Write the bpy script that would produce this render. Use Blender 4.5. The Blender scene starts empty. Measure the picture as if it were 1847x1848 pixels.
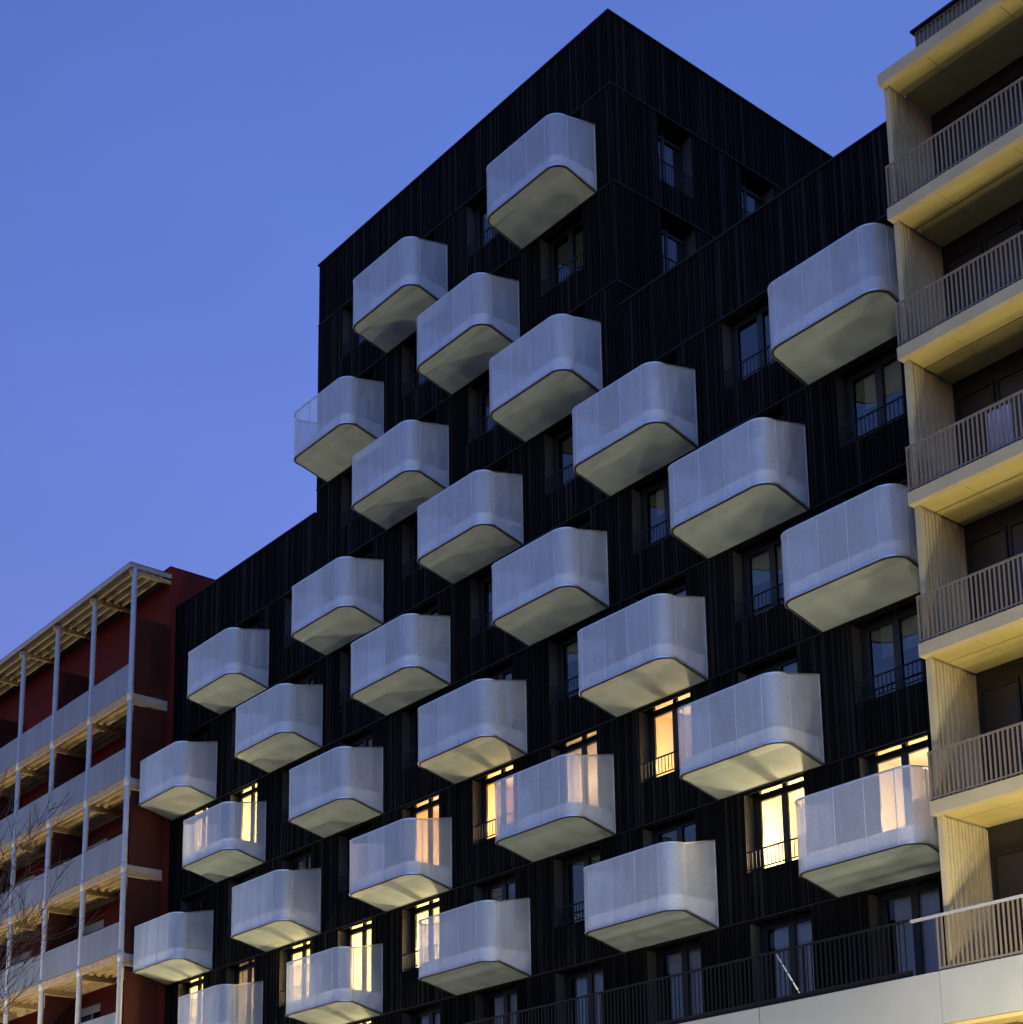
import bpy, bmesh, math, random
from mathutils import Vector, Matrix
random.seed(11)
R = math.radians
sc = bpy.context.scene
COL = sc.collection

# ------------------------------------------------------------------ helpers
def tag(o, label=None, cat=None, group=None, kind=None):
    if label: o['label'] = label
    if cat: o['category'] = cat
    if group: o['group'] = group
    if kind: o['kind'] = kind
    return o

def empty(name, loc=(0, 0, 0)):
    o = bpy.data.objects.new(name, None)
    o.location = loc
    o.empty_display_size = 0.3
    COL.objects.link(o)
    return o

class MB:
    """collects boxes, quads and sweeps, then links them as one mesh"""
    def __init__(self):
        self.v, self.f, self.m, self.s = [], [], [], []
    def face(self, pts, mi=0, smooth=False):
        b = len(self.v)
        self.v += [tuple(p) for p in pts]
        self.f.append(tuple(range(b, b + len(pts))))
        self.m.append(mi); self.s.append(smooth)
    def box(self, x0, x1, y0, y1, z0, z1, mi=0):
        b = len(self.v)
        self.v += [(x0, y0, z0), (x1, y0, z0), (x1, y1, z0), (x0, y1, z0),
                   (x0, y0, z1), (x1, y0, z1), (x1, y1, z1), (x0, y1, z1)]
        for q in ((0, 3, 2, 1), (4, 5, 6, 7), (0, 1, 5, 4), (1, 2, 6, 5), (2, 3, 7, 6), (3, 0, 4, 7)):
            self.f.append(tuple(b + i for i in q)); self.m.append(mi); self.s.append(False)
        return self
    def prism(self, poly, z0, z1, mi=0, side_smooth=False):
        n = len(poly)
        self.face([(x, y, z1) for x, y in poly], mi)
        self.face([(x, y, z0) for x, y in reversed(poly)], mi)
        b = len(self.v)
        self.v += [(x, y, z0) for x, y in poly] + [(x, y, z1) for x, y in poly]
        for i in range(n):
            j = (i + 1) % n
            self.f.append((b + i, b + j, b + n + j, b + n + i)); self.m.append(mi); self.s.append(side_smooth)
    def strip(self, path, z0, z1, mi=0):
        b = len(self.v); n = len(path)
        f0 = z0 if callable(z0) else (lambda y: z0)
        f1 = z1 if callable(z1) else (lambda y: z1)
        self.v += [(x, y, f0(y)) for x, y in path] + [(x, y, f1(y)) for x, y in path]
        for i in range(n - 1):
            self.f.append((b + i, b + i + 1, b + n + i + 1, b + n + i)); self.m.append(mi); self.s.append(True)
    def rail(self, outer, inner, z0, z1, mi=0):
        """solid bar following two parallel open paths"""
        n = len(outer)
        z0 = z0 if callable(z0) else (lambda y, q=z0: q)
        z1 = z1 if callable(z1) else (lambda y, q=z1: q)
        for (A, B, zf) in ((outer, inner, z1), (inner, outer, z0)):
            b = len(self.v)
            self.v += [(x, y, zf(y)) for x, y in A] + [(x, y, zf(y)) for x, y in B]
            for i in range(n - 1):
                self.f.append((b + i, b + i + 1, b + n + i + 1, b + n + i)); self.m.append(mi); self.s.append(True)
        self.strip(outer, z0, z1, mi)
        self.strip(list(reversed(inner)), z0, z1, mi)
        for k in (0, -1):
            (ax, ay), (bx, by) = outer[k], inner[k]
            self.face([(ax, ay, z0(ay)), (bx, by, z0(by)), (bx, by, z1(by)), (ax, ay, z1(ay))], mi)
    def tube(self, p0, p1, r0, r1, n=6, mi=0, cap=True):
        p0, p1 = Vector(p0), Vector(p1)
        d = (p1 - p0).normalized()
        u = d.orthogonal().normalized(); w = d.cross(u)
        b = len(self.v)
        for p, r in ((p0, r0), (p1, r1)):
            for i in range(n):
                a = 2 * math.pi * i / n
                self.v.append(tuple(p + (u * math.cos(a) + w * math.sin(a)) * r))
        for i in range(n):
            j = (i + 1) % n
            self.f.append((b + i, b + j, b + n + j, b + n + i)); self.m.append(mi); self.s.append(True)
        if cap:
            self.f.append(tuple(b + n + i for i in range(n))); self.m.append(mi); self.s.append(False)
            self.f.append(tuple(b + i for i in reversed(range(n)))); self.m.append(mi); self.s.append(False)
    def mesh(self, name, mats):
        me = bpy.data.meshes.new(name)
        me.from_pydata(self.v, [], self.f)
        for m in (mats if isinstance(mats, (list, tuple)) else [mats]):
            me.materials.append(m)
        me.polygons.foreach_set('material_index', self.m)
        me.polygons.foreach_set('use_smooth', self.s)
        me.update()
        return me
    def build(self, name, mats, parent=None, loc=(0, 0, 0)):
        return link(name, self.mesh(name, mats), parent, loc)

def link(name, me, parent=None, loc=(0, 0, 0)):
    o = bpy.data.objects.new(name, me)
    o.location = loc
    if parent: o.parent = parent
    COL.objects.link(o)
    return o

# ------------------------------------------------------------------ materials
def newmat(name):
    m = bpy.data.materials.new(name)
    m.use_nodes = True
    nt = m.node_tree
    return m, nt, nt.nodes['Principled BSDF'], nt.nodes['Material Output']

def pmat(name, col, rough=0.6, metal=0.0, spec=0.5, noise=None, scale=(1, 1, 1), var=0.25, detail=4.0,
         bump=0.0, bscale=30.0, objrand=0.0):
    m, nt, p, out = newmat(name)
    p.inputs['Base Color'].default_value = (*col, 1)
    p.inputs['Roughness'].default_value = rough
    p.inputs['Metallic'].default_value = metal
    p.inputs['Specular IOR Level'].default_value = spec
    tc = nt.nodes.new('ShaderNodeTexCoord')
    if noise:
        mp = nt.nodes.new('ShaderNodeMapping'); mp.inputs['Scale'].default_value = scale
        ns = nt.nodes.new('ShaderNodeTexNoise'); ns.inputs['Scale'].default_value = noise
        ns.inputs['Detail'].default_value = detail
        cr = nt.nodes.new('ShaderNodeMapRange')
        cr.inputs['From Min'].default_value = 0.25; cr.inputs['From Max'].default_value = 0.75
        cr.inputs['To Min'].default_value = 1 - var; cr.inputs['To Max'].default_value = 1 + var
        nt.links.new(tc.outputs['Object'], mp.inputs[0]); nt.links.new(mp.outputs[0], ns.inputs['Vector'])
        nt.links.new(ns.outputs['Fac'], cr.inputs['Value'])
        vm = nt.nodes.new('ShaderNodeVectorMath'); vm.operation = 'SCALE'
        vm.inputs[0].default_value = col
        src = cr.outputs[0]
        if objrand:
            oi = nt.nodes.new('ShaderNodeObjectInfo')
            r2 = nt.nodes.new('ShaderNodeMapRange')
            r2.inputs['To Min'].default_value = 1 - objrand; r2.inputs['To Max'].default_value = 1 + objrand
            nt.links.new(oi.outputs['Random'], r2.inputs['Value'])
            mu = nt.nodes.new('ShaderNodeMath'); mu.operation = 'MULTIPLY'
            nt.links.new(src, mu.inputs[0]); nt.links.new(r2.outputs[0], mu.inputs[1]); src = mu.outputs[0]
        nt.links.new(src, vm.inputs['Scale'])
        nt.links.new(vm.outputs[0], p.inputs['Base Color'])
        rr = nt.nodes.new('ShaderNodeMapRange')
        rr.inputs['To Min'].default_value = max(0.02, rough - 0.12); rr.inputs['To Max'].default_value = min(1, rough + 0.12)
        nt.links.new(ns.outputs['Fac'], rr.inputs['Value']); nt.links.new(rr.outputs[0], p.inputs['Roughness'])
    if bump:
        b = nt.nodes.new('ShaderNodeBump'); b.inputs['Strength'].default_value = bump; b.inputs['Distance'].default_value = 0.02
        n2 = nt.nodes.new('ShaderNodeTexNoise'); n2.inputs['Scale'].default_value = bscale; n2.inputs['Detail'].default_value = 5
        nt.links.new(tc.outputs['Object'], n2.inputs['Vector'])
        nt.links.new(n2.outputs['Fac'], b.inputs['Height']); nt.links.new(b.outputs[0], p.inputs['Normal'])
    return m

def mesh_metal(name, col, cover, rough, metal):
    """perforated sheet: the holes are far below a pixel, so they are a fixed share of see-through"""
    m, nt, p, out = newmat(name)
    p.inputs['Roughness'].default_value = rough; p.inputs['Metallic'].default_value = metal
    tc = nt.nodes.new('ShaderNodeTexCoord')
    mp = nt.nodes.new('ShaderNodeMapping'); mp.inputs['Scale'].default_value = (3.0, 3.0, 0.6)
    ns = nt.nodes.new('ShaderNodeTexNoise'); ns.inputs['Scale'].default_value = 1.4; ns.inputs['Detail'].default_value = 5
    oi = nt.nodes.new('ShaderNodeObjectInfo')
    ad = nt.nodes.new('ShaderNodeVectorMath'); ad.operation = 'ADD'
    cx = nt.nodes.new('ShaderNodeCombineXYZ')
    m9 = nt.nodes.new('ShaderNodeMath'); m9.operation = 'MULTIPLY'; m9.inputs[1].default_value = 40
    nt.links.new(oi.outputs['Random'], m9.inputs[0]); nt.links.new(m9.outputs[0], cx.inputs[0])
    nt.links.new(tc.outputs['Object'], ad.inputs[0]); nt.links.new(cx.outputs[0], ad.inputs[1])
    nt.links.new(ad.outputs[0], mp.inputs[0]); nt.links.new(mp.outputs[0], ns.inputs['Vector'])
    cr = nt.nodes.new('ShaderNodeMapRange'); cr.inputs['From Min'].default_value = .3; cr.inputs['From Max'].default_value = .7
    cr.inputs['To Min'].default_value = 0.90; cr.inputs['To Max'].default_value = 1.06
    nt.links.new(ns.outputs['Fac'], cr.inputs['Value'])
    r2 = nt.nodes.new('ShaderNodeMapRange'); r2.inputs['To Min'].default_value = .90; r2.inputs['To Max'].default_value = 1.07
    sx = nt.nodes.new('ShaderNodeSeparateXYZ'); nt.links.new(tc.outputs['Object'], sx.inputs[0])
    of = nt.nodes.new('ShaderNodeMath'); of.operation = 'SUBTRACT'; of.inputs[1].default_value = .41
    dv = nt.nodes.new('ShaderNodeMath'); dv.operation = 'DIVIDE'; dv.inputs[1].default_value = .75
    fl_ = nt.nodes.new('ShaderNodeMath'); fl_.operation = 'FLOOR'
    ad2 = nt.nodes.new('ShaderNodeMath'); ad2.operation = 'ADD'
    wn = nt.nodes.new('ShaderNodeTexWhiteNoise'); wn.noise_dimensions = '1D'
    nt.links.new(sx.outputs[0], of.inputs[0]); nt.links.new(of.outputs[0], dv.inputs[0]); nt.links.new(dv.outputs[0], fl_.inputs[0])
    nt.links.new(fl_.outputs[0], ad2.inputs[0]); nt.links.new(m9.outputs[0], ad2.inputs[1]); nt.links.new(ad2.outputs[0], wn.inputs['W'])
    nt.links.new(wn.outputs['Value'], r2.inputs['Value'])
    mu = nt.nodes.new('ShaderNodeMath'); mu.operation = 'MULTIPLY'
    nt.links.new(cr.outputs[0], mu.inputs[0]); nt.links.new(r2.outputs[0], mu.inputs[1])
    vm = nt.nodes.new('ShaderNodeVectorMath'); vm.operation = 'SCALE'; vm.inputs[0].default_value = col
    nt.links.new(mu.outputs[0], vm.inputs['Scale']); nt.links.new(vm.outputs[0], p.inputs['Base Color'])
    tr = nt.nodes.new('ShaderNodeBsdfTransparent'); mx = nt.nodes.new('ShaderNodeMixShader')
    nf = nt.nodes.new('ShaderNodeTexNoise'); nf.inputs['Scale'].default_value = 42; nf.inputs['Detail'].default_value = 2   # uneven hole pattern
    cf = nt.nodes.new('ShaderNodeMapRange'); cf.inputs['From Min'].default_value = .3; cf.inputs['From Max'].default_value = .7
    cf.inputs['To Min'].default_value = cover - .09; cf.inputs['To Max'].default_value = cover + .09
    nt.links.new(tc.outputs['Object'], nf.inputs['Vector']); nt.links.new(nf.outputs['Fac'], cf.inputs['Value'])
    nt.links.new(cf.outputs[0], mx.inputs[0])
    nt.links.new(tr.outputs[0], mx.inputs[1]); nt.links.new(p.outputs[0], mx.inputs[2])
    nt.links.new(mx.outputs[0], out.inputs['Surface'])
    return m

def glass(name, ior=2.0, tint=(.86, .88, .88)):
    m, nt, p, out = newmat(name)
    nt.nodes.remove(p)
    fr = nt.nodes.new('ShaderNodeFresnel'); fr.inputs['IOR'].default_value = ior
    tr = nt.nodes.new('ShaderNodeBsdfTransparent'); tr.inputs[0].default_value = (*tint, 1)
    gl = nt.nodes.new('ShaderNodeBsdfGlossy'); gl.inputs['Roughness'].default_value = 0.015
    # slight waviness of real panes
    tc = nt.nodes.new('ShaderNodeTexCoord'); ns = nt.nodes.new('ShaderNodeTexNoise'); ns.inputs['Scale'].default_value = .8
    b = nt.nodes.new('ShaderNodeBump'); b.inputs['Strength'].default_value = 0.025; b.inputs['Distance'].default_value = 0.05
    nt.links.new(tc.outputs['Object'], ns.inputs['Vector']); nt.links.new(ns.outputs['Fac'], b.inputs['Height'])
    nt.links.new(b.outputs[0], gl.inputs['Normal'])
    mx = nt.nodes.new('ShaderNodeMixShader')
    nt.links.new(fr.outputs[0], mx.inputs[0]); nt.links.new(tr.outputs[0], mx.inputs[1]); nt.links.new(gl.outputs[0], mx.inputs[2])
    nt.links.new(mx.outputs[0], out.inputs['Surface'])
    return m

def sheer(name, col, t=0.4):
    m, nt, p, out = newmat(name)
    nt.nodes.remove(p)
    d = nt.nodes.new('ShaderNodeBsdfDiffuse'); d.inputs[0].default_value = (*col, 1)
    l = nt.nodes.new('ShaderNodeBsdfTranslucent'); l.inputs[0].default_value = (*col, 1)
    mx = nt.nodes.new('ShaderNodeMixShader'); mx.inputs[0].default_value = t
    nt.links.new(d.outputs[0], mx.inputs[1]); nt.links.new(l.outputs[0], mx.inputs[2])
    nt.links.new(mx.outputs[0], out.inputs['Surface'])
    return m

def emit(name, col, s):
    m, nt, p, out = newmat(name)
    nt.nodes.remove(p)
    e = nt.nodes.new('ShaderNodeEmission'); e.inputs[0].default_value = (*col, 1); e.inputs[1].default_value = s
    nt.links.new(e.outputs[0], out.inputs['Surface'])
    return m

M = {}
M['clad'] = pmat('black_cladding', (.0085, .008, .0078), .7, spec=.05, noise=3.0, scale=(6, 6, .25), var=.55)
M['clad2'] = pmat('black_cladding_board', (.0165, .0156, .015), .6, spec=.08, noise=4.0, scale=(5, 5, .2), var=.5)
M['reveal'] = pmat('dark_reveal', (.07, .068, .064), .4, spec=.4, noise=2.0, var=.15)
M['frame'] = pmat('black_frame', (.012, .012, .013), .4)
M['rail_black'] = pmat('black_rail', (.012, .012, .013), .5, spec=.2)
M['guard'] = mesh_metal('perforated_sheet', (.81, .88, .98), .57, .52, .18)
M['guard_solid'] = pmat('sheet_edge', (.64, .69, .77), .45, metal=.3)
M['trim'] = pmat('aluminium_trim', (.7, .71, .73), .3, metal=.75)
M['slab'] = pmat('balcony_slab', (.76, .77, .80), .7, noise=3, var=.1)
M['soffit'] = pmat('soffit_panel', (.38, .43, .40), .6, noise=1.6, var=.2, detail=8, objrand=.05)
M['glass'] = glass('window_glass', 2.3)
M['glass_clear'] = glass('terrace_door_glass', 1.55, (.93, .94, .94))
M['blind'] = sheer('cream_blind', (.78, .74, .60), .25)
M['curtain'] = sheer('grey_curtain', (.74, .76, .80), .2)
M['curtain_warm'] = sheer('cream_curtain', (.72, .60, .46), .5)
M['room'] = pmat('room_paint', (.62, .56, .42), .8, noise=1, var=.06)
M['room_orange'] = pmat('room_paint_ochre', (.62, .46, .26), .8, noise=1, var=.06)
M['core'] = pmat('inner_wall', (.05, .05, .05), .8)
M['concrete'] = pmat('pale_concrete', (.44, .45, .43), .75, noise=.9, var=.10, detail=8, bump=.15, bscale=12)
M['joint'] = pmat('dark_joint', (.03, .03, .03), .8)
M['beige'] = pmat('beige_render', (.60, .50, .29), .75, noise=1.6, var=.12, detail=8, bump=.2, bscale=25)
M['yellow'] = pmat('yellow_soffit_board', (.68, .53, .18), .7, noise=1.1, var=.13, detail=7, bump=.1, bscale=18)
M['rail_beige'] = pmat('taupe_rail', (.25, .20, .145), .5)
M['rail_grey'] = pmat('grey_handrail', (.66, .65, .63), .4, metal=.3)
M['dark_wall'] = pmat('dark_back_wall', (.022, .019, .018), .6, noise=2, var=.2)
M['wood_brown'] = pmat('brown_board', (.10, .065, .04), .6, noise=3, scale=(8, 8, .6), var=.35)
M['red'] = pmat('red_render', (.18, .027, .018), .8, spec=.15, noise=1.1, var=.18, detail=8, bump=.15, bscale=20)
M['maroon'] = pmat('maroon_screen', (.06, .016, .011), .7, spec=.15, noise=2, var=.15)
M['steel'] = pmat('galvanised_post', (.62, .60, .58), .5, metal=.1, noise=5, var=.1)
M['guard_grey'] = mesh_metal('grey_guard_panel', (.30, .33, .39), .78, .5, .1)
M['timber'] = pmat('timber_edge', (.46, .32, .18), .7, noise=4, scale=(1.5, 6, 6), var=.45, detail=8)
M['deck'] = pmat('deck_underside', (.44, .31, .16), .7, noise=3, scale=(.8, 7, 7), var=.45, detail=8)
M['canopy'] = pmat('canopy_edge', (.40, .37, .36), .6, noise=2, var=.15)
M['roof'] = pmat('dark_roofing', (.05, .05, .055), .7, noise=2, var=.2)
M['white'] = pmat('white_paint', (.72, .72, .70), .45)
M['cream'] = pmat('cream_frame', (.55, .52, .42), .5)
M['towel'] = pmat('lavender_cloth', (.55, .52, .62), .9)
M['bark'] = pmat('bark', (.10, .07, .06), .9, noise=6, scale=(3, 3, .6), var=.4, bump=.5, bscale=25)
M['pole'] = pmat('lamp_post_paint', (.03, .035, .035), .4)
M['asphalt'] = pmat('asphalt', (.05, .05, .052), .85, noise=2, var=.3, detail=8, bump=.4, bscale=60)
M['paving'] = pmat('paving', (.26, .25, .235), .8, noise=1.2, var=.2, detail=8, bump=.2, bscale=20)
M['kerb'] = pmat('kerb_stone', (.32, .31, .30), .8, noise=2, var=.15)
M['line'] = pmat('road_paint', (.7, .7, .68), .7, noise=5, var=.2)
M['soil'] = pmat('ground_soil', (.09, .085, .07), .95, noise=.4, var=.3)
M['opp'] = pmat('grey_brick', (.20, .17, .15), .85, noise=2, var=.2)
M['bush'] = pmat('dark_glass', (.03, .025, .024), .3)

# ------------------------------------------------------------------ layout constants
H = 2.9                       # storey height
PITCH = 3.181                 # one lattice cell of the facade
XO = -42.310                  # cell 0
W, D, HB, RC = 3.07, 1.414, 2.034, 0.41     # balcony width, depth, guard height, corner radius
XL, XR = -48.8, -16.30        # ends of the black facade
TX0, TX1, TY, TZ = -39.73, -25.90, 9.21, 31.22
WZ = 22.46
GZ = -4.2                     # ground
REC = 0.32                    # window recess
OX0, OX1 = 0.76, 2.45         # opening within a cell
BALC = {9: (2, 4), 8: (1, 3), 7: (2, 4), 6: (-1, 1, 3, 5, 7), 5: (-2, 0, 2, 4, 6),
        4: (-1, 1, 3, 5, 7), 3: (-2, 0, 2, 4, 6), 2: (-1, 1, 3, 5, 7)}
def cx(i): return XO + i * PITCH
def cells(f): return range(1, 5) if f >= 7 else range(-2, 8)
def sill(f, i):
    if f == 1: return 3.34
    if i in BALC[f]: return H * f + .64
    return H * f + 1.07
def head(f): return H * f + 2.84

# ------------------------------------------------------------------ setting
def structure(name, mb, mats):
    o = mb.build(name, mats); o['kind'] = 'structure'; return o
g = MB()
g.face([(-900, -900, GZ - .16), (900, -900, GZ - .16), (900, 900, GZ - .16), (-900, 900, GZ - .16)])
structure('ground', g, M['soil'])
g = MB(); g.face([(-200, -20.0, GZ - .12), (120, -20.0, GZ - .12), (120, -9.0, GZ - .12), (-200, -9.0, GZ - .12)])
structure('road', g, M['asphalt'])
for y0, y1, nm in ((-8.82, 12.0, 'pavement'), (-34.0, -20.18, 'pavement')):
    g = MB(); g.box(-200, 120, y0, y1, GZ - .155, GZ)
    structure(nm, g, M['paving'])
for y0, y1 in ((-9.0, -8.82), (-20.18, -20.0)):
    g = MB()
    for k in range(-100, 60):
        g.box(k * 2.0 + .006, k * 2.0 + 1.994, y0, y1, GZ - .155, GZ + .004)
    structure('kerb', g, M['kerb'])
g = MB()
for k in range(-30, 20):
    g.face([(k * 6, -14.56, GZ - .116), (k * 6 + 3, -14.56, GZ - .116), (k * 6 + 3, -14.44, GZ - .116), (k * 6, -14.44, GZ - .116)])
structure('road_markings', g, M['line'])

# ------------------------------------------------------------------ black apartment building
blk = empty('black_apartment_building', ((XL + XR) / 2, 0, GZ))
tag(blk, 'black clad apartment block with a staggered grid of pale perforated metal balconies', 'apartment building')
OFF = Vector(blk.location)
class Root:
    def __init__(self, o): self.o = o; self.off = Vector(o.location)
def part(name, mb_or_me, mats, root, loc=(0, 0, 0)):
    """child of a thing, given in world coordinates"""
    if isinstance(mb_or_me, MB): mb_or_me = mb_or_me.mesh(name, mats)
    return link(name, mb_or_me, root, Vector(loc) - Vector(root.location))
def sub(name, mb_or_me, mats, parent, loc=(0, 0, 0)):
    if isinstance(mb_or_me, MB): mb_or_me = mb_or_me.mesh(name, mats)
    return link(name, mb_or_me, parent, loc)

# facade sheet with openings, reveals, boarding
wall = MB()
YW = 0.03
def add_openings():
    for f in range(1, 10):
        z0 = 3.25 if f == 1 else H * f
        z1 = H * (f + 1)
        if f == 6: z1 = 20.30
        ce = list(cells(f))
        xs0 = TX0 if f >= 7 else XL
        xs1 = TX1 if f >= 7 else XR
        xprev = xs0
        for i in ce:
            a, b = cx(i) + OX0, cx(i) + OX1
            s, h = sill(f, i), head(f)
            wall.face([(xprev, YW, z0), (a, YW, z0), (a, YW, z1), (xprev, YW, z1)])
            if s > z0 + .001: wall.face([(a, YW, z0), (b, YW, z0), (b, YW, s), (a, YW, s)])
            wall.face([(a, YW, h), (b, YW, h), (b, YW, z1), (a, YW, z1)])
            yb = REC + .06
            # reveals, sill and head of the recess
            wall.face([(a, YW, s), (a, yb, s), (a, yb, h), (a, YW, h)], 1)
            wall.face([(b, YW, s), (b, YW, h), (b, yb, h), (b, yb, s)], 1)
            wall.face([(a, YW, s), (b, YW, s), (b, yb, s), (a, yb, s)], 0)
            hb = .10
            wall.face([(a, YW, h), (a, hb, h), (b, hb, h), (b, YW, h)], 0)
            wall.face([(a, hb, h), (a, hb, h + .2), (b, hb, h + .2), (b, hb, h)], 0)
            wall.face([(a, hb, h + .2), (a, yb, h + .2), (b, yb, h + .2), (b, hb, h + .2)], 0)
            xprev = b
        wall.face([(xprev, YW, z0), (xs1, YW, z0), (xs1, YW, z1), (xprev, YW, z1)])
add_openings()
# parapet zones
wall.face([(XL, YW, 20.30), (TX0, YW, 20.30), (TX0, YW, WZ), (XL, YW, WZ)])
wall.face([(TX1, YW, 20.30), (XR, YW, 20.30), (XR, YW, WZ), (TX1, YW, WZ)])
wall.face([(TX0, YW, 29.0), (TX1, YW, 29.0), (TX1, YW, TZ), (TX0, YW, TZ)])
# tower right side with its four windows
SIDEW = [(f, y0, y1) for f in (8, 9) for (y0, y1) in ((1.74, 3.02), (5.0, 6.35))]
for f, z0, z1 in ((7, 20.3, 23.2), (8, 23.2, 26.1), (9, 26.1, 29.0), (10, 29.0, TZ)):
    pass
def side_wall():
    X = TX1 - .03
    for lo, hi, f in ((WZ - .3, 23.2 + .97 - .1, None), (24.07, 26.03, 8), (26.03, 27.17 - .2, None), (26.97, 28.93 + .1, 9), (29.03, TZ, None)):
        if f is None:
            wall.face([(X, YW, lo), (X, TY, lo), (X, TY, hi), (X, YW, hi)]); continue
        s, h = H * f + 1.07 - (.2 if f == 9 else .2), H * f + 2.84
        yp = YW
        for ff, y0, y1 in SIDEW:
            if ff != f: continue
            wall.face([(X, yp, lo), (X, y0, lo), (X, y0, hi), (X, yp, hi)])
            wall.face([(X, y0, lo), (X, y1, lo), (X, y1, s), (X, y0, s)])
            wall.face([(X, y0, h), (X, y1, h), (X, y1, hi), (X, y0, hi)])
            xb = X - REC - .06
            wall.face([(X, y0, s), (xb, y0, s), (xb, y0, h), (X, y0, h)], 1)
            wall.face([(X, y1, s), (X, y1, h), (xb, y1, h), (xb, y1, s)], 1)
            wall.face([(X, y0, s), (X, y1, s), (xb, y1, s), (xb, y0, s)], 0)
            wall.face([(X, y0, h), (xb, y0, h), (xb, y1, h), (X, y1, h)], 0)
            yp = y1
        wall.face([(X, yp, lo), (X, TY, lo), (X, TY, hi), (X, yp, hi)])
side_wall()
# remaining envelope
B2 = 12.0
wall.face([(TX0, YW, WZ - .3), (TX0, TY, WZ - .3), (TX0, TY, TZ), (TX0, YW, TZ)])
wall.face([(TX0, TY, WZ - .3), (TX1, TY, WZ - .3), (TX1, TY, TZ), (TX0, TY, TZ)])
wall.face([(XL, YW, GZ), (XL, B2, GZ), (XL, B2, WZ), (XL, YW, WZ)])
wall.face([(XR, YW, GZ), (XR, B2, GZ), (XR, B2, WZ), (XR, YW, WZ)])
wall.face([(XL, B2, GZ), (XR, B2, GZ), (XR, B2, WZ), (XL, B2, WZ)])
# vertical boarding of uneven width, stopped at the storey joints and the openings
rb = random.Random(5)
def boards(x0, x1, z0, z1, holes, axis='x', X=0.0, sgn=1):
    x = x0 + .02
    while x < x1 - .05:
        w = rb.choice((.022, .03, .045, .06, .085))
        d = rb.choice((.018, .026, .034, .042))
        segs = [(z0, z1)]
        for (a, b, s, h) in holes:
            if x + w > a - .015 and x < b + .015:
                segs = [(z0, s - .02), (h + .02, z1)]
        mi = rb.choice((0, 0, 2))
        for (za, zb) in segs:
            if zb - za < .05: continue
            if axis == 'x':
                wall.box(x, x + w, YW - d, YW - .001, za, zb, mi)
            else:
                wall.box(X + .001, X + d, x, x + w, za, zb, mi)
        x += w + rb.choice((.03, .04, .055, .075, .11))
for f in range(1, 10):
    hs = [(cx(i) + OX0, cx(i) + OX1, sill(f, i), head(f)) for i in cells(f)]
    z0 = 3.3 if f == 1 else H * f
    boards(TX0 if f >= 7 else XL, TX1 if f >= 7 else XR - .02, z0 + .022, H * (f + 1) - .022, hs)
boards(XL, TX0, 20.32, WZ - .04, [])
boards(TX1, XR - .02, 20.32, WZ - .04, [])
boards(TX0, TX1, 29.02, TZ - .04, [])
for f, z0, z1 in ((7, WZ - .1, 23.2), (8, 23.2, 26.1), (9, 26.1, 29.0), (10, 29.0, TZ)):
    hs = [(y0, y1, H * f + .87, H * f + 2.84) for ff, y0, y1 in SIDEW if ff == f]
    boards(0.0, TY, z0 + .022, z1 - .022 - (.02 if f == 10 else 0), hs, 'y', TX1 - .03)
part('wall', wall, [M['clad'], M['reveal'], M['clad2']], blk)

# storey flashings
fl = MB()
for f in range(2, 8):
    fl.box(XL, XR - .005, -.022, YW - .002, H * f - .018, H * f + .018)
for f in (8, 9, 10):
    fl.box(TX0, TX1 + .02, -.022, YW - .002, H * f - .018, H * f + .018)
    fl.box(TX1 - .025, TX1 + .02, YW + .002, TY, H * f - .018, H * f + .018)
part('storey_flashing', fl, M['rail_black'], blk)
# roofs and copings
rf = MB()
rf.face([(XL, YW, WZ - .5), (TX0, YW, WZ - .5), (TX0, B2, WZ - .5), (XL, B2, WZ - .5)])
rf.face([(TX1, YW, WZ - .5), (XR, YW, WZ - .5), (XR, B2, WZ - .5), (TX1, B2, WZ - .5)])
rf.face([(TX0, TY, WZ - .5), (TX1, TY, WZ - .5), (TX1, B2, WZ - .5), (TX0, B2, WZ - .5)])
rf.face([(TX0, YW, TZ - .5), (TX1, YW, TZ - .5), (TX1, TY, TZ - .5), (TX0, TY, TZ - .5)])
part('roof', rf, M['roof'], blk)
for xa, xb in ((XL, TX0 - .05), (TX1 + .05, XR - .01)):
    cp = MB(); cp.box(xa, xb, -.03, .26, WZ - .035, WZ + .012)
    x = xa + 1.5
    while x < xb - .3:
        cp.box(x, x + .05, -.034, .264, WZ - .037, WZ + .016); x += 2.4
    part('roof_coping', cp, M['rail_black'], blk)
cp = MB()
cp.box(TX0 - .03, TX1 + .03, -.04, .26, TZ - .035, TZ + .014)
cp.box(TX1 - .26, TX1 + .03, .262, TY + .03, TZ - .035, TZ + .014)
cp.box(TX0 - .03, TX0 + .26, .262, TY + .03, TZ - .035, TZ + .014)
part('roof_coping', cp, M['rail_black'], blk)
# floors and core inside
fs = MB()
for f in range(2, 8):
    fs.box(XL + .05, XR - .05, REC + .12, B2 - .1, H * f + .24, H * f + .48)
for f in (8, 9, 10):
    fs.box(TX0 + .05, TX1 - .5, REC + .12, TY - .1, H * f + .24, H * f + .48)
fs.box(XL + .05, XR - .05, REC + .12, B2 - .1, 3.0, 3.28)
fs.box(XL + .05, XR - .05, 3.6, 3.7, 3.3, WZ - .6)
part('inner_floor', fs, M['core'], blk)

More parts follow.
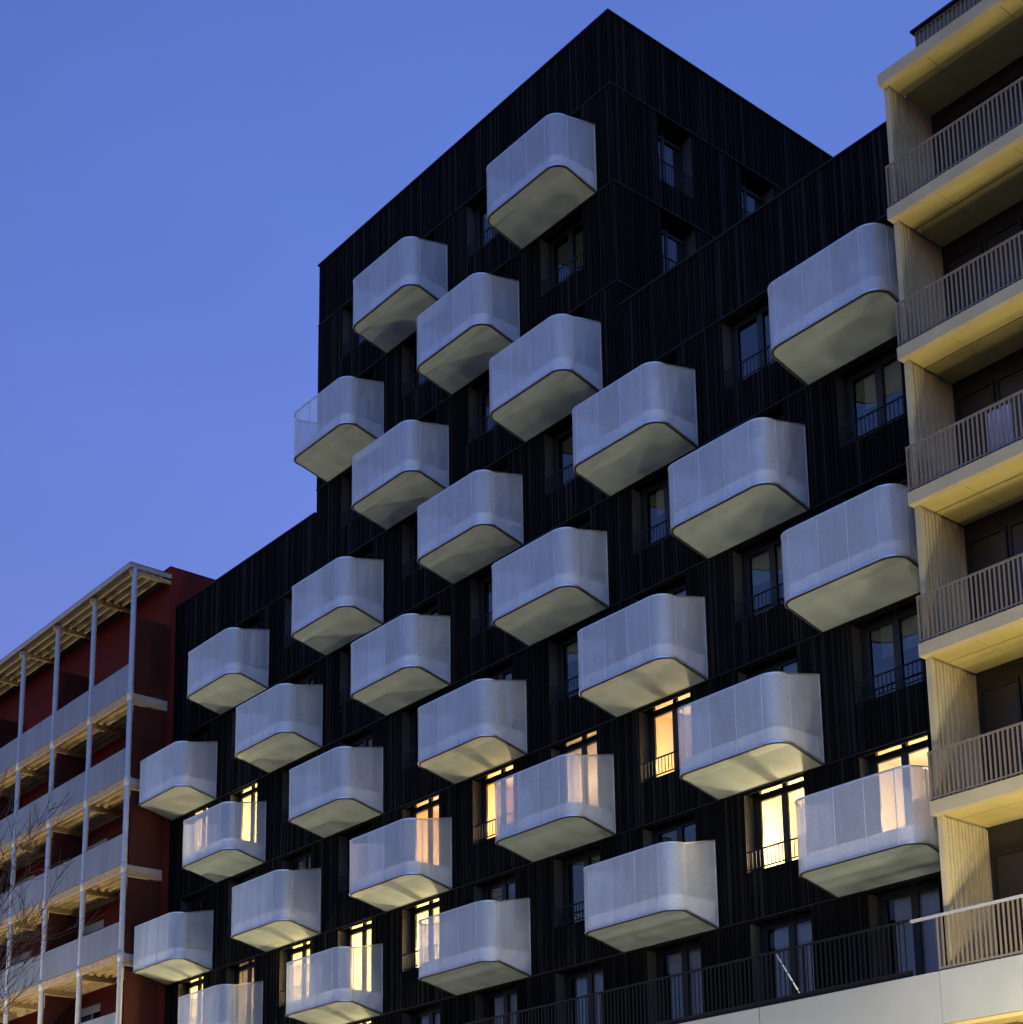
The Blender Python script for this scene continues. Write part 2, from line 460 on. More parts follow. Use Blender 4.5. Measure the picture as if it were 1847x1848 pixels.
# windows -------------------------------------------------------------
LIT = {  # (floor, cell): (room material, lamp colour, watts, curtain)
    (4, -1): ('room', (1, .74, .36), 15, None), (4, -2): ('room', (1, .78, .5), 10, 'curtain_warm'),
    (2, -2): ('room', (1, .72, .36), 15, None), (2, -1): ('room', (1, .75, .5), 2.2, 'curtain_warm'),
    (2, 0): ('room', (1, .73, .34), 15, None), (2, 1): ('room', (1, .74, .38), 14, None),
    (2, 2): ('room', (1, .76, .42), 15, None), (3, 2): ('room_orange', (1, .68, .36), 7, None),
    (3, 3): ('room_orange', (1, .70, .34), 9, None), (3, 4): ('room', (1, .74, .5), 4.5, 'curtain_warm'),
    (3, 5): ('room_orange', (1, .72, .40), 8, None), (2, 6): ('room', (1, .76, .42), 13, None),
    (2, 7): ('room', (1, .72, .42), 8, None), (1, 1): ('room', (1, .78, .42), 14, None)}
BLIND = {(3, 7): .50, (5, 7): .55, (4, 6): .52, (6, 6): .12, (4, 5): .55, (3, 6): .35, (5, 5): .5, (4, 4): .4,
         (2, 5): .16, (2, 4): .2, (3, 1): .25, (2, 3): .22, (5, 6): .3, (4, 3): .3, (6, 7): .3, (4, 7): .3}

def window(f, i):
    x0, x1 = cx(i) + OX0, cx(i) + OX1
    s, h = sill(f, i), head(f)
    zt = h + .19
    y0, y1 = REC, REC + .07
    loc = (x0, 0, s)
    w_, zt_ = x1 - x0, zt - s
    bar0, bar1 = h - .14 - s, h + .02 - s         # transom bar
    l1a, l1b, l2a, l2b = .20, .86, .965, 1.57
    fr = MB()
    fr.box(0, l1a, y0, y1, 0, zt_)
    fr.box(l1b, l2a, y0 - .015, y1, 0, zt_)
    fr.box(l2b, w_, y0, y1, 0, zt_)
    for a, b in ((l1a, l1b), (l2a, l2b)):
        fr.box(a, b, y0, y1, 0, .09)
        fr.box(a, b, y0 - .005, y1, bar0, bar1)
        fr.box(a, b, y0, y1, zt_ - .03, zt_)
        # slim sash edges
        fr.box(a, a + .035, y0 - .012, y0 - .002, .09, bar0)
        fr.box(b - .035, b, y0 - .012, y0 - .002, .09, bar0)
    o = part('window', fr, M['frame'], blk, loc)
    pn = MB()
    for a, b in ((l1a, l1b), (l2a, l2b)):
        for za, zb in ((.09, bar0), (bar1, zt_ - .03)):
            pn.face([(a, y0 + .03, za), (b, y0 + .03, za), (b, y0 + .03, zb), (a, y0 + .03, zb)])
    sub('pane', pn, M['glass_clear' if f == 1 else 'glass'], o)
    if f > 1 and i not in BALC[f]:
        r = MB()
        top = H * f + 1.54 - s
        r.box(.02, w_ - .02, .035, .065, top - .02, top + .012)
        r.box(.02, w_ - .02, .04, .06, .05, .075)
        n = int(w_ / .112)
        for k in range(n + 1):
            xx = .03 + k * (w_ - .072) / n
            r.box(xx, xx + .014, .043, .057, .075, top - .02)
        sub('railing', r, M['rail_black'], o)
    if (f, i) in BLIND:
        z = zt_ * (1 - BLIND[(f, i)])
        b = MB()
        b.box(l1a - .05 + (.0 if rb.random() < .5 else .28), l2b + .05, y1 + .06, y1 + .07, z, zt_)
        sub('blind', b, M['blind'], o)
    lit = LIT.get((f, i))
    cur = None
    if lit and lit[3]: cur = lit[3]
    if f == 1 and not lit: cur = 'curtain'
    if cur:
        b = MB(); path = []
        n = 46
        a0 = l1a + .12 if f == 1 else l1a - .04
        for k in range(n + 1):
            t = k / n
            path.append((a0 + (l2b + .06 - a0) * t, y1 + (.05 if f == 1 else .12) + .008 * math.sin(t * 44 + i) + .003 * math.sin(t * 91)))
        b.strip(path, .02, zt_ - (.32 if f == 1 else .02))
        sub('curtain', b, M[cur], o)
    if lit:
        rm = MB()
        xa, xb, ya, yb = -.35, w_ + .35, y1 + .01, 3.1
        za, zb = H * f + .50 - s, H * (f + 1) + .22 - s
        if f == 1: za = .0
        rm.face([(xa, ya, za), (xb, ya, za), (xb, yb, za), (xa, yb, za)], 1)
        rm.face([(xa, ya, zb), (xa, yb, zb), (xb, yb, zb), (xb, ya, zb)], 1)
        rm.face([(xa, yb, za), (xb, yb, za), (xb, yb, zb), (xa, yb, zb)])
        rm.face([(xa, ya, za), (xa, yb, za), (xa, yb, zb), (xa, ya, zb)])
        rm.face([(xb, ya, za), (xb, ya, zb), (xb, yb, zb), (xb, yb, za)])
        rm.face([(xa, ya, za), (0, ya, za), (0, ya, zb), (xa, ya, zb)])
        rm.face([(w_, ya, za), (xb, ya, za), (xb, ya, zb), (w_, ya, zb)])
        if za < -.01: rm.face([(0, ya, za), (w_, ya, za), (w_, ya, 0), (0, ya, 0)])
        # a cupboard and a picture-less shelf so the room is not bare
        rm.box(xa + .02, xa + .5, yb - .9, yb - .02, za + .005, za + 1.9, 2)
        rm.box(w_ - .2, w_ + .25, yb - .35, yb - .02, za + .9, za + .94, 2)
        room = sub('lit_room', rm, [M[lit[0]], M['room'], M['wood_brown']], o)
        ld = bpy.data.lights.new('room_lamp', 'POINT')
        ld.energy = lit[2] * rb.uniform(.5, .78); ld.color = lit[1]; ld.shadow_soft_size = .09
        lo = bpy.data.objects.new('room_lamp', ld); lo.parent = o
        lo.location = (w_ * .5, 1.1, za + 1.3)
        COL.objects.link(lo)
        o['label'] = 'lit window with warm lamplight inside'
    return o
for f in range(1, 10):
    for i in cells(f):
        window(f, i)
# tower side windows
for f, ya, yb in SIDEW:
    s, h = H * f + .87, H * f + 2.84
    X = TX1 - .03 - REC
    fr = MB(); w_ = yb - ya; hh = h - s
    fr.box(-.06, 0, 0, .12, 0, hh); fr.box(-.06, 0, w_ * .36, w_ * .36 + .10, 0, hh)
    fr.box(-.06, 0, w_ - .10, w_, 0, hh)
    fr.box(-.06, .004, .12, w_ - .10, hh - .34, hh - .24); fr.box(-.06, .004, .12, w_ - .1, 0, .08)
    o = part('window', fr, M['frame'], blk, (X, ya, s))
    pn = MB()
    for a, b in ((.12, w_ * .36), (w_ * .36 + .1, w_ - .1)):
        pn.face([(-.03, a, .08), (-.03, b, .08), (-.03, b, hh - .34), (-.03, a, hh - .34)])
        pn.face([(-.03, a, hh - .24), (-.03, b, hh - .24), (-.03, b, hh), (-.03, a, hh)])
    sub('pane', pn, M['glass'], o)
    cu = MB()
    cu.strip([(-.16 - .03 * math.sin(k * 1.3), .1 + (w_ * .5) * k / 20) for k in range(21)], .02, hh * .62)
    sub('curtain', cu, M['curtain'], o)
    r = MB(); r.box(REC - .03, REC, .02, w_ - .02, .62, .65)
    for k in range(12): r.box(REC - .02, REC - .006, .03 + k * (w_ - .07) / 11, .044 + k * (w_ - .07) / 11, .02, .62)
    sub('railing', r, M['rail_black'], o)

# balconies -----------------------------------------------------------
def outline(ins, n=10, yb=-.012):
    r = RC - ins
    pts = [(ins, yb), (ins, -D + RC)]
    for k in range(1, n):
        a = math.pi + (math.pi / 2) * k / n
        pts.append((RC + r * math.cos(a), -D + RC + r * math.sin(a)))
    pts += [(RC, -D + ins), (W - RC, -D + ins)]
    for k in range(1, n):
        a = 1.5 * math.pi + (math.pi / 2) * k / n
        pts.append((W - RC + r * math.cos(a), -D + RC + r * math.sin(a)))
    pts += [(W - ins, -D + RC), (W - ins, yb)]
    return pts
YS = D - RC                                   # the side panels taper from the wall to here
def zb(d=0.0): return lambda y: .25 * min(1, max(0, -y / YS)) + d
def zt(d=0.0): return lambda y: HB - .245 * min(1, max(0, -y / YS)) + d
FLOOR = .63
def tray(ins, lo, hi):
    """closed body under the floor: tapered underside in two planes, flat or parallel top"""
    m = MB()
    o = outline(ins)
    k = len(o) // 2
    fl, fh = zb(lo), hi
    # underside: sloping field behind the corner line, flat field in front of it
    a, e, c, d = o[0], o[1], o[-2], o[-1]
    m.face([(d[0], d[1], fl(d[1])), (c[0], c[1], fl(c[1])), (e[0], e[1], fl(e[1])), (a[0], a[1], fl(a[1]))])
    m.face([(x, y, fl(y)) for x, y in reversed(o[1:-1])])
    if callable(fh):
        m.face([(a[0], a[1], fh(a[1])), (e[0], e[1], fh(e[1])), (c[0], c[1], fh(c[1])), (d[0], d[1], fh(d[1]))])
        m.face([(x, y, fh(y)) for x, y in o[1:-1]])
    else:
        m.face([(x, y, fh) for x, y in o])
    m.strip(o, fl, fh)
    m.strip([o[-1], o[0]], fl, fh)
    return m
ME_SLAB = tray(.085, .065, FLOOR).mesh('balcony', M['slab'])
gp = MB(); gp.strip(outline(.004), zb(.03), zt(-.03))
ZB, ZT = .25, HB - .245
for xx in (RC - .012, RC + .755, RC + 1.50, W - RC - .012):
    gp.box(xx, xx + .014, -D - .005, -D + .006, ZB + .04, ZT - .03, 1)
for x0, x1 in ((-.005, .006), (W - .006, W + .005)):
    gp.box(x0, x1, -YS, -YS + .02, ZB + .04, ZT - .03, 1)
    gp.box(x0, x1, -.04, -.013, .045, HB - .045, 1)
ME_GUARD = gp.mesh('guard_panel', [M['guard'], M['guard_solid']])
tr = MB(); tr.rail(outline(-.008), outline(.014), zb(.012), zb(.042))
tr.rail(outline(.014), outline(.062), zb(-.004), zb(.03), 1)
ME_TRIM = tr.mesh('bottom_trim', [M['trim'], M['joint']])
hr = MB(); hr.rail(outline(-.008), outline(.036), zt(-.032), zt(0))
ME_HAND = hr.mesh('handrail', M['trim'])
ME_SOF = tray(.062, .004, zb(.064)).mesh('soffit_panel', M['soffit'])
for f, idx in BALC.items():
    for i in idx:
        b = part('balcony', ME_SLAB, None, blk, (cx(i), 0, H * f))
        for nm, me in (('guard_panel', ME_GUARD), ('bottom_trim', ME_TRIM), ('handrail', ME_HAND), ('soffit_panel', ME_SOF)):
            sub(nm, me, None, b)

# base: pale band, terrace and its railing ------------------------------
YT, BX = -2.0, -16.27
pb = MB()
pb.box(-60, BX - .006, YT, YT + .25, 2.44, 3.385)
pb.box(-48.78, BX - .006, YT + .252, .30, 2.9, 3.25)
o = part('terrace_band', pb, M['concrete'], blk)
for x in (-20.52, -24.7, -28.9, -33.1, -37.3, -41.5):
    jt = MB(); jt.box(x, x + .012, YT - .002, YT + .01, 2.445, 3.38)
    sub('band_joint', jt, M['joint'], o)
o2 = MB(); o2.box(-48.78, BX - .006, -.2, -.05, GZ, 2.88)
for k in range(8):
    o2.box(-46 + k * 4, -45.4 + k * 4, -.5, -.202, GZ, 2.88)
part('ground_floor_wall', o2, M['wood_brown'], blk)
rl = MB()
YR0 = YT + .1
rl.box(-48.7, -16.95, YR0, YR0 + .04, 4.43, 4.47); rl.box(-48.7, -16.95, YR0, YR0 + .06, 3.392, 3.53)
x = -48.68
while x < -16.97:
    rl.box(x, x + .018, YR0 + .01, YR0 + .03, 3.53, 4.43); x += .115
x = -48.0
while x < -16.97:
    rl.box(x, x + .05, YR0 + .045, YR0 + .085, 3.39, 4.43); x += 1.9
part('terrace_railing', rl, M['rail_black'], blk)

# ------------------------------------------------------------------ beige building on the right
bg = empty('beige_apartment_building', (-12, 0, GZ))
tag(bg, 'beige apartment block with deep loggias, taupe bar railings and yellow lit soffits', 'apartment building')
XF0, XF1, XE = -16.225, -16.135, -5.0
LV = [6.27 + 3.05 * k for k in range(6)]
YF = -1.95
fin = MB()
fin.box(XF0, XF1 - .06, -1.72, 12, GZ, 21.637)
for lo, hi in zip([3.30] + [l + .26 for l in LV], LV + [LV[-1] + .9]):
    if hi > 22.3: continue
    y = -1.70
    while y < -.40:
        fin.box(XF1 - .06, XF1 + rb.choice((-.004, .004)), y, y + .06, lo, hi - .02); y += .108
part('ribbed_side_wall', fin, M['beige'], bg)
fe = MB(); fe.box(XF0 - .012, XF1 + .012, -1.78, -1.722, 3.4, 21.5)
part('corner_strip', fe, M['beige'], bg)
bw = MB(); bw.box(XF1, XE, -.37, -.25, 3.3, 22.3); bw.box(XF1, XE, 11.8, 12, GZ, 22.3); bw.box(XE, XE + .2, -.37, 12, GZ, 22.3)
bw.box(XF1, XE, -.24, 11.8, 22.1, 22.3)
part('back_wall', bw, M['dark_wall'], bg)
for k, z in enumerate(LV):
    s = MB()
    s.box(XF0 - .03, XE, YF, YF + .14, z, z + .25)
    s.box(XF0 - .03, XF0 + .08, YF + .142, -1.73, z, z + .25)
    s.box(XF0 + .082, XE, YF + .142, -.371, z + .12, z + .25)
    slab_o = part('loggia_slab', s, M['beige'], bg)
    q = MB()
    x = XF1 + .02
    cuts = [XF1 - .0] + [-15.17 + 1.66 * n for n in range(7)]
    for a, b in zip(cuts[:-1], cuts[1:]):
        q.box(a + .006, b - .006, YF + .142, -1.28, z + .022, z + .11)
        q.box(a + .006, b - .006, -1.24, -.372, z + .022, z + .11)
    sub('soffit_board', q, M['yellow'], slab_o, Vector(bg.location) * 0)
    rr = MB()
    if k < 5:
        ya, xa, top, zb = YF + .02, XF0 - .02, z + 1.20, z + .25
    else:
        ya, xa, top, zb = -1.35, -15.72, z + 1.2, z + .25
    rr.box(xa, XE, ya, ya + .04, top - .035, top)
    rr.box(xa, XE, ya + .005, ya + .035, zb + .05, zb + .08)
    x = xa
    while x < XE:
        rr.box(x, x + .032, ya + .008, ya + .034, zb, top - .035); x += .098
    y = ya + .1
    while y < -1.76:
        rr.box(xa, xa + .03, y, y + .03, zb, top - .035); y += .098
    rr.box(xa, xa + .04, ya + .042, max(-1.76, ya + .3), top - .035, top)
    if k == 5:
        rr.box(xa, XE, ya + .045, ya + .06, zb, top - .04)
        rr.box(xa - .06, XE, ya - .07, ya + .12, top + .001, top + .05, 1)
    part('railing', rr, [M['rail_beige'], M['rail_black']], bg)
    # windows in the back wall of the loggia below this slab
    zl = (LV[k - 1] + .26) if k else 3.32
    for n, (a, b) in enumerate(((-16.05, -15.2), (-15.15, -14.3), (-14.25, -13.4), (-12.6, -11.2), (-11.1, -9.8))):
        wf = MB(); h2 = 2.45
        wf.box(a, a + .06, -.42, -.372, zl, zl + h2); wf.box(b - .06, b, -.42, -.372, zl, zl + h2)
        wf.box(a + .06, b - .06, -.42, -.372, zl + h2 - .08, zl + h2); wf.box(a + .06, b - .06, -.42, -.372, zl, zl + .08)
        wo = part('window', wf, M['frame'], bg)
        pp = MB(); pp.face([(a + .06, -.39, zl + .08), (b - .06, -.39, zl + .08), (b - .06, -.39, zl + h2 - .08), (a + .06, -.39, zl + h2 - .08)])
        sub('pane', pp, M['bush'], wo)
# base terrace
q = MB(); q.box(BX + .006, XE, YT, YT + .25, 2.44, 3.385); q.box(BX + .006, XE, YT + .252, -.38, 2.95, 3.28)
part('terrace_band', q, M['concrete'], bg)
rr = MB()
rr.box(-16.85, XE, YF - .01, YF + .05, 4.38, 4.43, 1)
rr.box(-16.31, XE, YF + .005, YF + .035, 3.42, 3.47)
x = -16.31
while x < XE:
    rr.box(x, x + .032, YF + .008, YF + .034, 3.386, 4.38); x += .098
part('railing', rr, [M['rail_beige'], M['rail_grey']], bg)
q = MB()
q.box(-15.42, XE, -1.2, -1.0, GZ, 2.4)
for k in range(5): q.box(-15.42 + k * 2.2, -15.1 + k * 2.2, -1.5, -1.202, GZ, 2.4)
part('ground_floor_wall', q, M['wood_brown'], bg)
q = MB(); q.box(BX + .006, XE, YT + .02, -.9, 2.36, 2.432)
part('base_soffit', q, M['yellow'], bg)

tw = MB()
n = 12
for k in range(n):
    xa = -14.72 + .5 * k / n; xb = -14.72 + .5 * (k + 1) / n
    ya = -1.45 + .03 * math.sin(k * 1.3); yb = -1.45 + .03 * math.sin((k + 1) * 1.3)
    tw.face([(xa, ya, 12.66), (xb, yb, 12.66), (xb, yb, 13.75), (xa, ya, 13.75)], 0, True)
    tw.face([(xa, ya + .012, 12.66), (xa, ya + .012, 13.75), (xb, yb + .012, 13.75), (xb, yb + .012, 12.66)], 0, True)
tag(tw.build('hanging_cloth', M['towel']), 'pale lavender cloth hung behind a loggia railing of the beige block', 'cloth')

st = MB(); st.tube((-20.02, -2.0 + .02, 4.36), (-19.5, -1.86, 3.40), .016, .016, 8)
for t in (.2, .4, .6, .8):
    a = Vector((-20.02, -1.98, 4.36)).lerp(Vector((-19.5, -1.86, 3.40)), t)
    b = Vector((-20.02, -1.98, 4.36)).lerp(Vector((-19.5, -1.86, 3.40)), t + .02)
    st.tube(a, b, .02, .02, 8, 1)
tag(st.build('leaning_stick', [M['white'], M['rail_black']]), 'thin white banded stick leaning on the black terrace railing', 'stick')

# ------------------------------------------------------------------ red building on the left
rd = empty('red_gallery_building', (-62, 0, GZ))
tag(rd, 'dark red apartment block with timber access galleries behind slim grey posts', 'apartment building')
RX0, RX1 = -84.0, -48.82
GF = -1.70
GL = [18.87 - 3.07 * k for k in range(8)]        # gallery floor levels
WINX = [(-55.16 - 6.2 * k, -53.1 - 6.2 * k) for k in range(5)]
wl = MB()
yF = -.25
wl.face([(RX1, yF, GZ), (RX1, 9, GZ), (RX1, 9, 23.95), (RX1, yF, 23.95)])
wl.face([(RX0, yF, GZ), (RX0, yF, 23.95), (RX0, 9, 23.95), (RX0, 9, GZ)])
wl.face([(RX0, 9, GZ), (RX0, 9, 23.95), (RX1, 9, 23.95), (RX1, 9, GZ)])
wl.face([(RX0, yF, 23.5), (RX1, yF, 23.5), (RX1, 9, 23.5), (RX0, 9, 23.5)])
for z in GL + [99]:
    pass
edges = [GZ] + sorted(GL) + [23.95]
for k in range(len(edges) - 1):
    a, b = edges[k], edges[k + 1]
    if k == 0:
        wl.face([(RX0, yF, a), (RX1, yF, a), (RX1, yF, b), (RX0, yF, b)]); continue
    s, h = a + .85, a + 2.22
    xp = RX0
    for (w0, w1) in sorted(WINX):
        wl.face([(xp, yF, a), (w0, yF, a), (w0, yF, b), (xp, yF, b)])
        wl.face([(w0, yF, a), (w1, yF, a), (w1, yF, s), (w0, yF, s)])
        wl.face([(w0, yF, h), (w1, yF, h), (w1, yF, b), (w0, yF, b)])
        for q in ([(w0, yF, s), (w0, yF + .2, s), (w0, yF + .2, h), (w0, yF, h)], [(w1, yF, s), (w1, yF, h), (w1, yF + .2, h), (w1, yF + .2, s)],
                  [(w0, yF, s), (w1, yF, s), (w1, yF + .2, s), (w0, yF + .2, s)], [(w0, yF, h), (w0, yF + .2, h), (w1, yF + .2, h), (w1, yF, h)]):
            wl.face(q)
        xp = w1
    wl.face([(xp, yF, a), (RX1, yF, a), (RX1, yF, b), (xp, yF, b)])
part('wall', wl, M['red'], rd)
for z in GL:
    s, h = z + .85, z + 2.22
    for (w0, w1) in WINX:
        m = MB(); y0, y1 = yF + .04, yF + .10
        m.box(w0, w0 + .07, y0, y1, s, h); m.box(w1 - .07, w1, y0, y1, s, h)
        m.box(w0 + .07, w1 - .07, y0, y1, h - .3, h); m.box(w0 + .07, w1 - .07, y0, y1, s, s + .07)
        mid = w0 + (w1 - w0) * .62
        m.box(mid, mid + .06, y0, y1, s + .07, h - .3)
        wo = part('window', m, M['cream'], rd)
        p2 = MB(); p2.face([(w0 + .07, y0 + .03, s + .07), (w1 - .07, y0 + .03, s + .07), (w1 - .07, y0 + .03, h - .3), (w0 + .07, y0 + .03, h - .3)])
        sub('pane', p2, M['glass'], wo)
        p3 = MB(); p3.strip([(w0 + .1 + .045 * k, y1 + .08 + .02 * math.sin(k * 1.7)) for k in range(24)], s + .1, h - .3)
        sub('curtain', p3, M['curtain'], wo)
POSTX = [-48.80 - 3.09 * k for k in range(11)]
for x in POSTX:
    m = MB(); m.tube((x, -1.65, GZ), (x, -1.65, 23.5), .095, .095, 14)
    for z in GL: m.tube((x, -1.65, z - .30), (x, -1.65, z + .06), .115, .115, 14)
    part('post', m, M['steel'], rd)
for z in GL:
    m = MB()
    m.box(RX0, RX1 + .02, GF, GF + .09, z - .27, z - .01, 0)                    # edge beam
    m.box(RX0, RX1 + .02, yF - .12, yF - .002, z - .36, z - .13, 1)              # wall beam
    m.box(RX0, RX1 + .02, GF + .092, yF - .002, z - .10, z - .02, 1)             # deck
    for yy in (-1.42, -1.12, -.82, -.55): m.box(RX0, RX1, yy, yy + .08, z - .22, z - .102, 1)
    for x in POSTX:
        m.box(x - .07, x + .07, GF + .094, yF - .122, z - .40, z - .225, 1)       # cross beams
    m.box(RX1 + .021, RX1 + .05, GF + .1, yF - .002, z - .38, z - .005, 2)
    part('gallery_deck', m, [M['timber'], M['deck'], M['canopy']], rd)
    k = 0
    for xa, xb in zip(POSTX[1:], POSTX[:-1]):
        m = MB(); m.box(xa + .03, xb - .03, GF - .012, GF + .01, z + .01, z + 1.02)
        m.box(xa + .02, xb - .02, GF - .02, GF + .02, z + 1.022, z + 1.06)
        part('guard_panel', m, M['guard_grey'], rd)
for z in GL:
    for n in (0, 2, 4, 6):
        x = POSTX[n]
        m = MB(); m.box(x - .03 + .04, x + .03 + .04, -1.52, yF - .03, z + .0, z + 2.62 if z < 18 else z + 2.8)
        part('partition_screen', m, M['maroon'], rd)
m = MB()
m.box(RX0, RX1 + .06, -1.86, yF - .002, 23.52, 23.60, 1)
m.box(RX0, RX1 + .06, -1.90, -1.862, 23.47, 23.63, 0)
m.box(RX1 + .062, RX1 + .10, -1.90, yF - .002, 23.47, 23.63, 0)
m.box(RX0, RX1 + .10, -1.88, yF, 23.632, 23.66, 3)
for yy in (-1.62, -1.30, -.98, -.66): m.box(RX0, RX1 + .05, yy, yy + .07, 23.40, 23.518, 2)
for x in POSTX: m.box(x - .05, x + .05, -1.84, yF - .002, 23.27, 23.398, 2)
part('canopy', m, [M['canopy'], M['roof'], M['deck'], M['roof']], rd)
m = MB(); m.box(RX0, RX1 + .02, yF - .03, 9.03, 23.952, 23.985)
part('roof_coping', m, M['roof'], rd)

# ------------------------------------------------------------------ bare tree on the pavement
def bare_tree(base, height, seed):
    rt = random.Random(seed)
    tr, tw = MB(), MB()
    def grow(p, d, length, r, depth):
        n = 4 if depth < 3 else 3
        step = length / n
        for k in range(n):
            d = (d + Vector((rt.uniform(-1, 1), rt.uniform(-1, 1), rt.uniform(-.6, .9))) * .16).normalized()
            q = p + d * step
            r2 = max(.0045, r * .86)
            (tr if depth < 2 else tw).tube(p, q, r, r2, 7 if depth < 2 else 4, 0, False)
            if depth < 5 and (k > 0 or depth > 0) and rt.random() < .75:
                ax = Vector((rt.uniform(-1, 1), rt.uniform(-1, 1), rt.uniform(-.1, .6))).normalized()
                nd = (d * .75 + ax * .75).normalized()
                grow(q, nd, length * rt.uniform(.5, .72), max(.0075, r2 * .55), depth + 1)
            p, r = q, r2
        if depth < 5:
            for s in range(2):
                ax = Vector((rt.uniform(-1, 1), rt.uniform(-1, 1), rt.uniform(-.1, .6))).normalized()
                grow(p, (d * .9 + ax * .55).normalized(), length * .68, max(.0075, r * .7), depth + 1)
    grow(Vector((0, 0, 0)), Vector((.03, .02, 1)), height * .36, .17, 0)
    return tr, tw
te = empty('bare_tree', (-36.0, -12.2, GZ))
tag(te, 'leafless street tree with thin twigs in front of the red gallery block', 'tree')
a, b = bare_tree(te.location, 15.0, 4)
link('trunk', a.mesh('trunk', M['bark']), te)
link('crown', b.mesh('crown', M['bark']), te)

# ------------------------------------------------------------------ street lamps (below the frame, they light the soffits)
bm = bmesh.new(); bmesh.ops.create_uvsphere(bm, u_segments=24, v_segments=14, radius=.24)
me_g = bpy.data.meshes.new('globe'); bm.to_mesh(me_g); bm.free(); me_g.materials.append(None)
for f_ in me_g.polygons: f_.use_smooth = True
pm = MB(); pm.tube((0, 0, 0), (0, 0, .5), .11, .09, 14); pm.tube((0, 0, .5), (0, 0, 3.92), .055, .04, 14); pm.tube((0, 0, 3.9), (0, 0, 3.96), .10, .13, 14)
me_p = pm.mesh('post', M['pole'])
LX = [(6.5, -7.0), (-2.0, -7.0), (-9.5, -5.4), (-24.5, -5.3), (-37.5, -5.3), (-52.5, -8.4), (-66.0, -8.4), (-12.6, -6.6)]
LP = [17, 22, 17, 5, 4, 46, 66, 15]
LAB = ['globe street lamp on the pavement beyond the right end of the beige block', 'globe street lamp on the pavement right of the beige block',
       'globe street lamp on the pavement before the beige block', 'globe street lamp before the right part of the black block',
       'globe street lamp before the left part of the black block', 'globe street lamp before the right end of the red block',
       'globe street lamp farthest along before the red block',
       'globe street lamp at the kerb in front of the beige block']
for (x, yl), l, lp in zip(LX, LAB, LP):
    e = empty('street_lamp', (x, yl, GZ)); tag(e, l, 'street lamp', 'globe lamps along the pavement')
    link('post', me_p, e); go = link('globe', me_g, e, (0, 0, 4.18))
    go.material_slots[0].link = 'OBJECT'; go.material_slots[0].material = emit('lamp_globe', (1.0, .90, .61), lp)

# ------------------------------------------------------------------ block across the street (seen only as reflections)
ob = empty('opposite_apartment_building', (-42, -50, GZ))
tag(ob, 'long grey brick block across the street behind the photographer', 'apartment building')
m = MB(); m.box(-80, -4, -60, -50, GZ, 19.6)
part('wall', m, M['opp'], ob)
m = MB(); m.box(-80.2, -3.8, -60.2, -49.8, 19.603, 19.85)
part('roof', m, M['roof'], ob)
for k in range(7):
    for n in range(12):
        xw = -78 + n * 6.2
        m = MB(); z0 = GZ + 1.2 + 3.1 * k
        m.box(xw, xw + .08, -50, -49.95, z0, z0 + 1.5); m.box(xw + 1.72, xw + 1.8, -50, -49.95, z0, z0 + 1.5)
        m.box(xw + .08, xw + 1.72, -50, -49.95, z0, z0 + .08); m.box(xw + .08, xw + 1.72, -50, -49.95, z0 + 1.42, z0 + 1.5)
        wo = part('window', m, M['white'], ob)
        m = MB(); m.face([(xw + .08, -49.98, z0 + .08), (xw + .08, -49.98, z0 + 1.42), (xw + 1.72, -49.98, z0 + 1.42), (xw + 1.72, -49.98, z0 + .08)])
        sub('pane', m, M['bush'], wo)

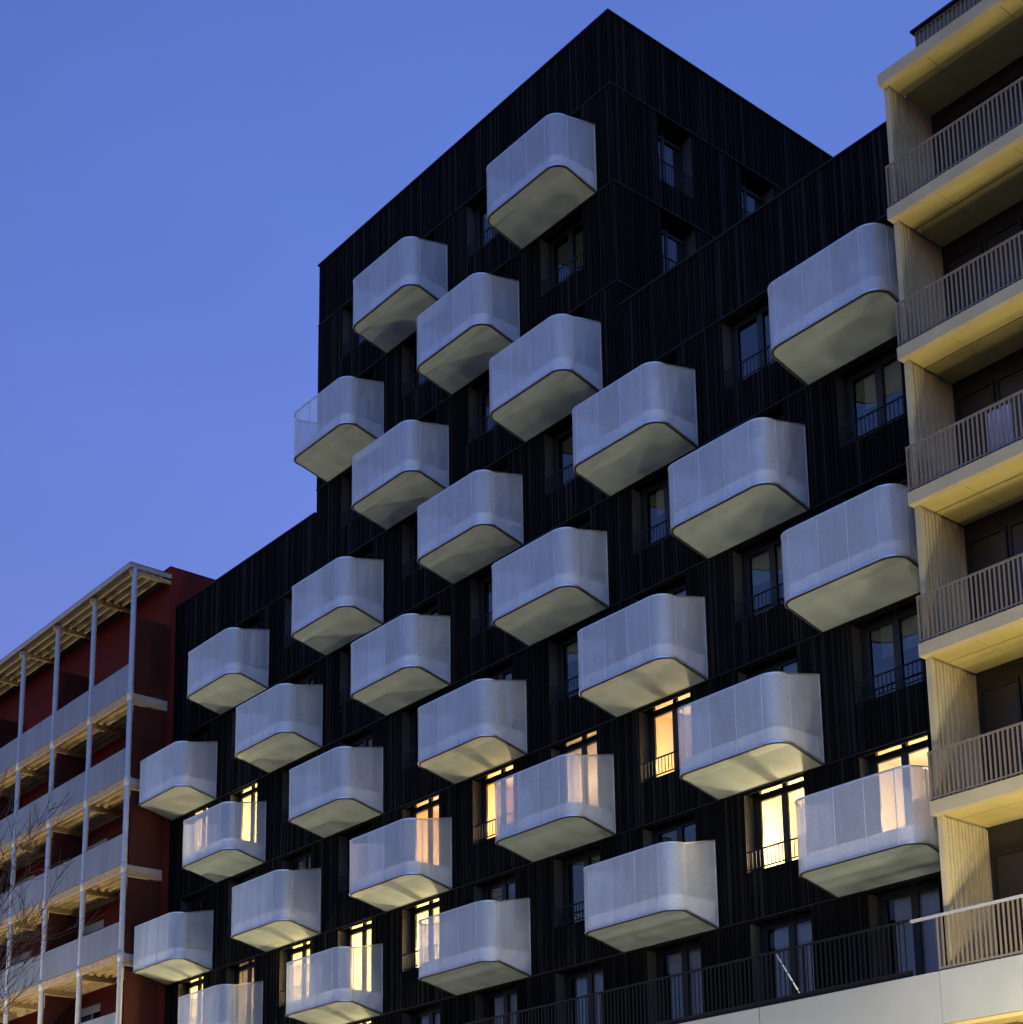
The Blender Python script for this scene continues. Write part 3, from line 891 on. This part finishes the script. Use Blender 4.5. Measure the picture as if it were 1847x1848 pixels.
# ------------------------------------------------------------------ light, sky, camera
w = bpy.data.worlds.new('World'); sc.world = w; w.use_nodes = True
nt = w.node_tree
bgn = nt.nodes['Background']
sky = nt.nodes.new('ShaderNodeTexSky'); sky.sky_type = 'NISHITA'; sky.sun_disc = False
sky.sun_elevation = R(-1.85); sky.sun_rotation = R(145); sky.ozone_density = 3.45; sky.air_density = 1.4; sky.dust_density = 1.0
tcw = nt.nodes.new('ShaderNodeTexCoord'); mpw = nt.nodes.new('ShaderNodeMapping'); mpw.inputs['Scale'].default_value = (1, 1, 2.2)
nw = nt.nodes.new('ShaderNodeTexNoise'); nw.inputs['Scale'].default_value = 2.6; nw.inputs['Detail'].default_value = 6
mw = nt.nodes.new('ShaderNodeMapRange'); mw.inputs['From Min'].default_value = .3; mw.inputs['From Max'].default_value = .7
mw.inputs['To Min'].default_value = .93; mw.inputs['To Max'].default_value = 1.05
vw = nt.nodes.new('ShaderNodeVectorMath'); vw.operation = 'SCALE'      # thin uneven high haze
nt.links.new(tcw.outputs['Generated'], mpw.inputs[0]); nt.links.new(mpw.outputs[0], nw.inputs['Vector'])
nt.links.new(nw.outputs['Fac'], mw.inputs['Value']); nt.links.new(sky.outputs[0], vw.inputs[0]); nt.links.new(mw.outputs[0], vw.inputs['Scale'])
nt.links.new(vw.outputs[0], bgn.inputs[0]); bgn.inputs[1].default_value = 0.15
sd = bpy.data.lights.new('sun', 'SUN'); sd.energy = 0.001; sd.angle = R(40); sd.color = (1, .86, .9)
so_ = bpy.data.objects.new('sun', sd); COL.objects.link(so_)
so_.rotation_euler = (R(88), 0, R(-10))
so_.location = (0, -60, 30)

cd = bpy.data.cameras.new('camera'); cam = bpy.data.objects.new('camera', cd); COL.objects.link(cam)
cam.location = (0.9522, -26.2296, -2.5684)
cam.rotation_euler = (1.7862689, 0.0146937, 0.8792325)
cd.sensor_fit = 'HORIZONTAL'; cd.sensor_width = 36
cd.lens = 36 * 2994.842 / 1847
cd.shift_x = (923.5 - 920.986) / 1847
cd.shift_y = (1730.98 - 924.0) / 1847
cd.clip_start = .1; cd.clip_end = 3000
sc.camera = cam
vs = sc.view_settings
sc.display_settings.display_device = 'sRGB'
vs.view_transform = 'Standard'; vs.look = 'None'; vs.gamma = 1; vs.exposure = 5.12
sc.cycles.max_bounces = 8; sc.cycles.transparent_max_bounces = 12
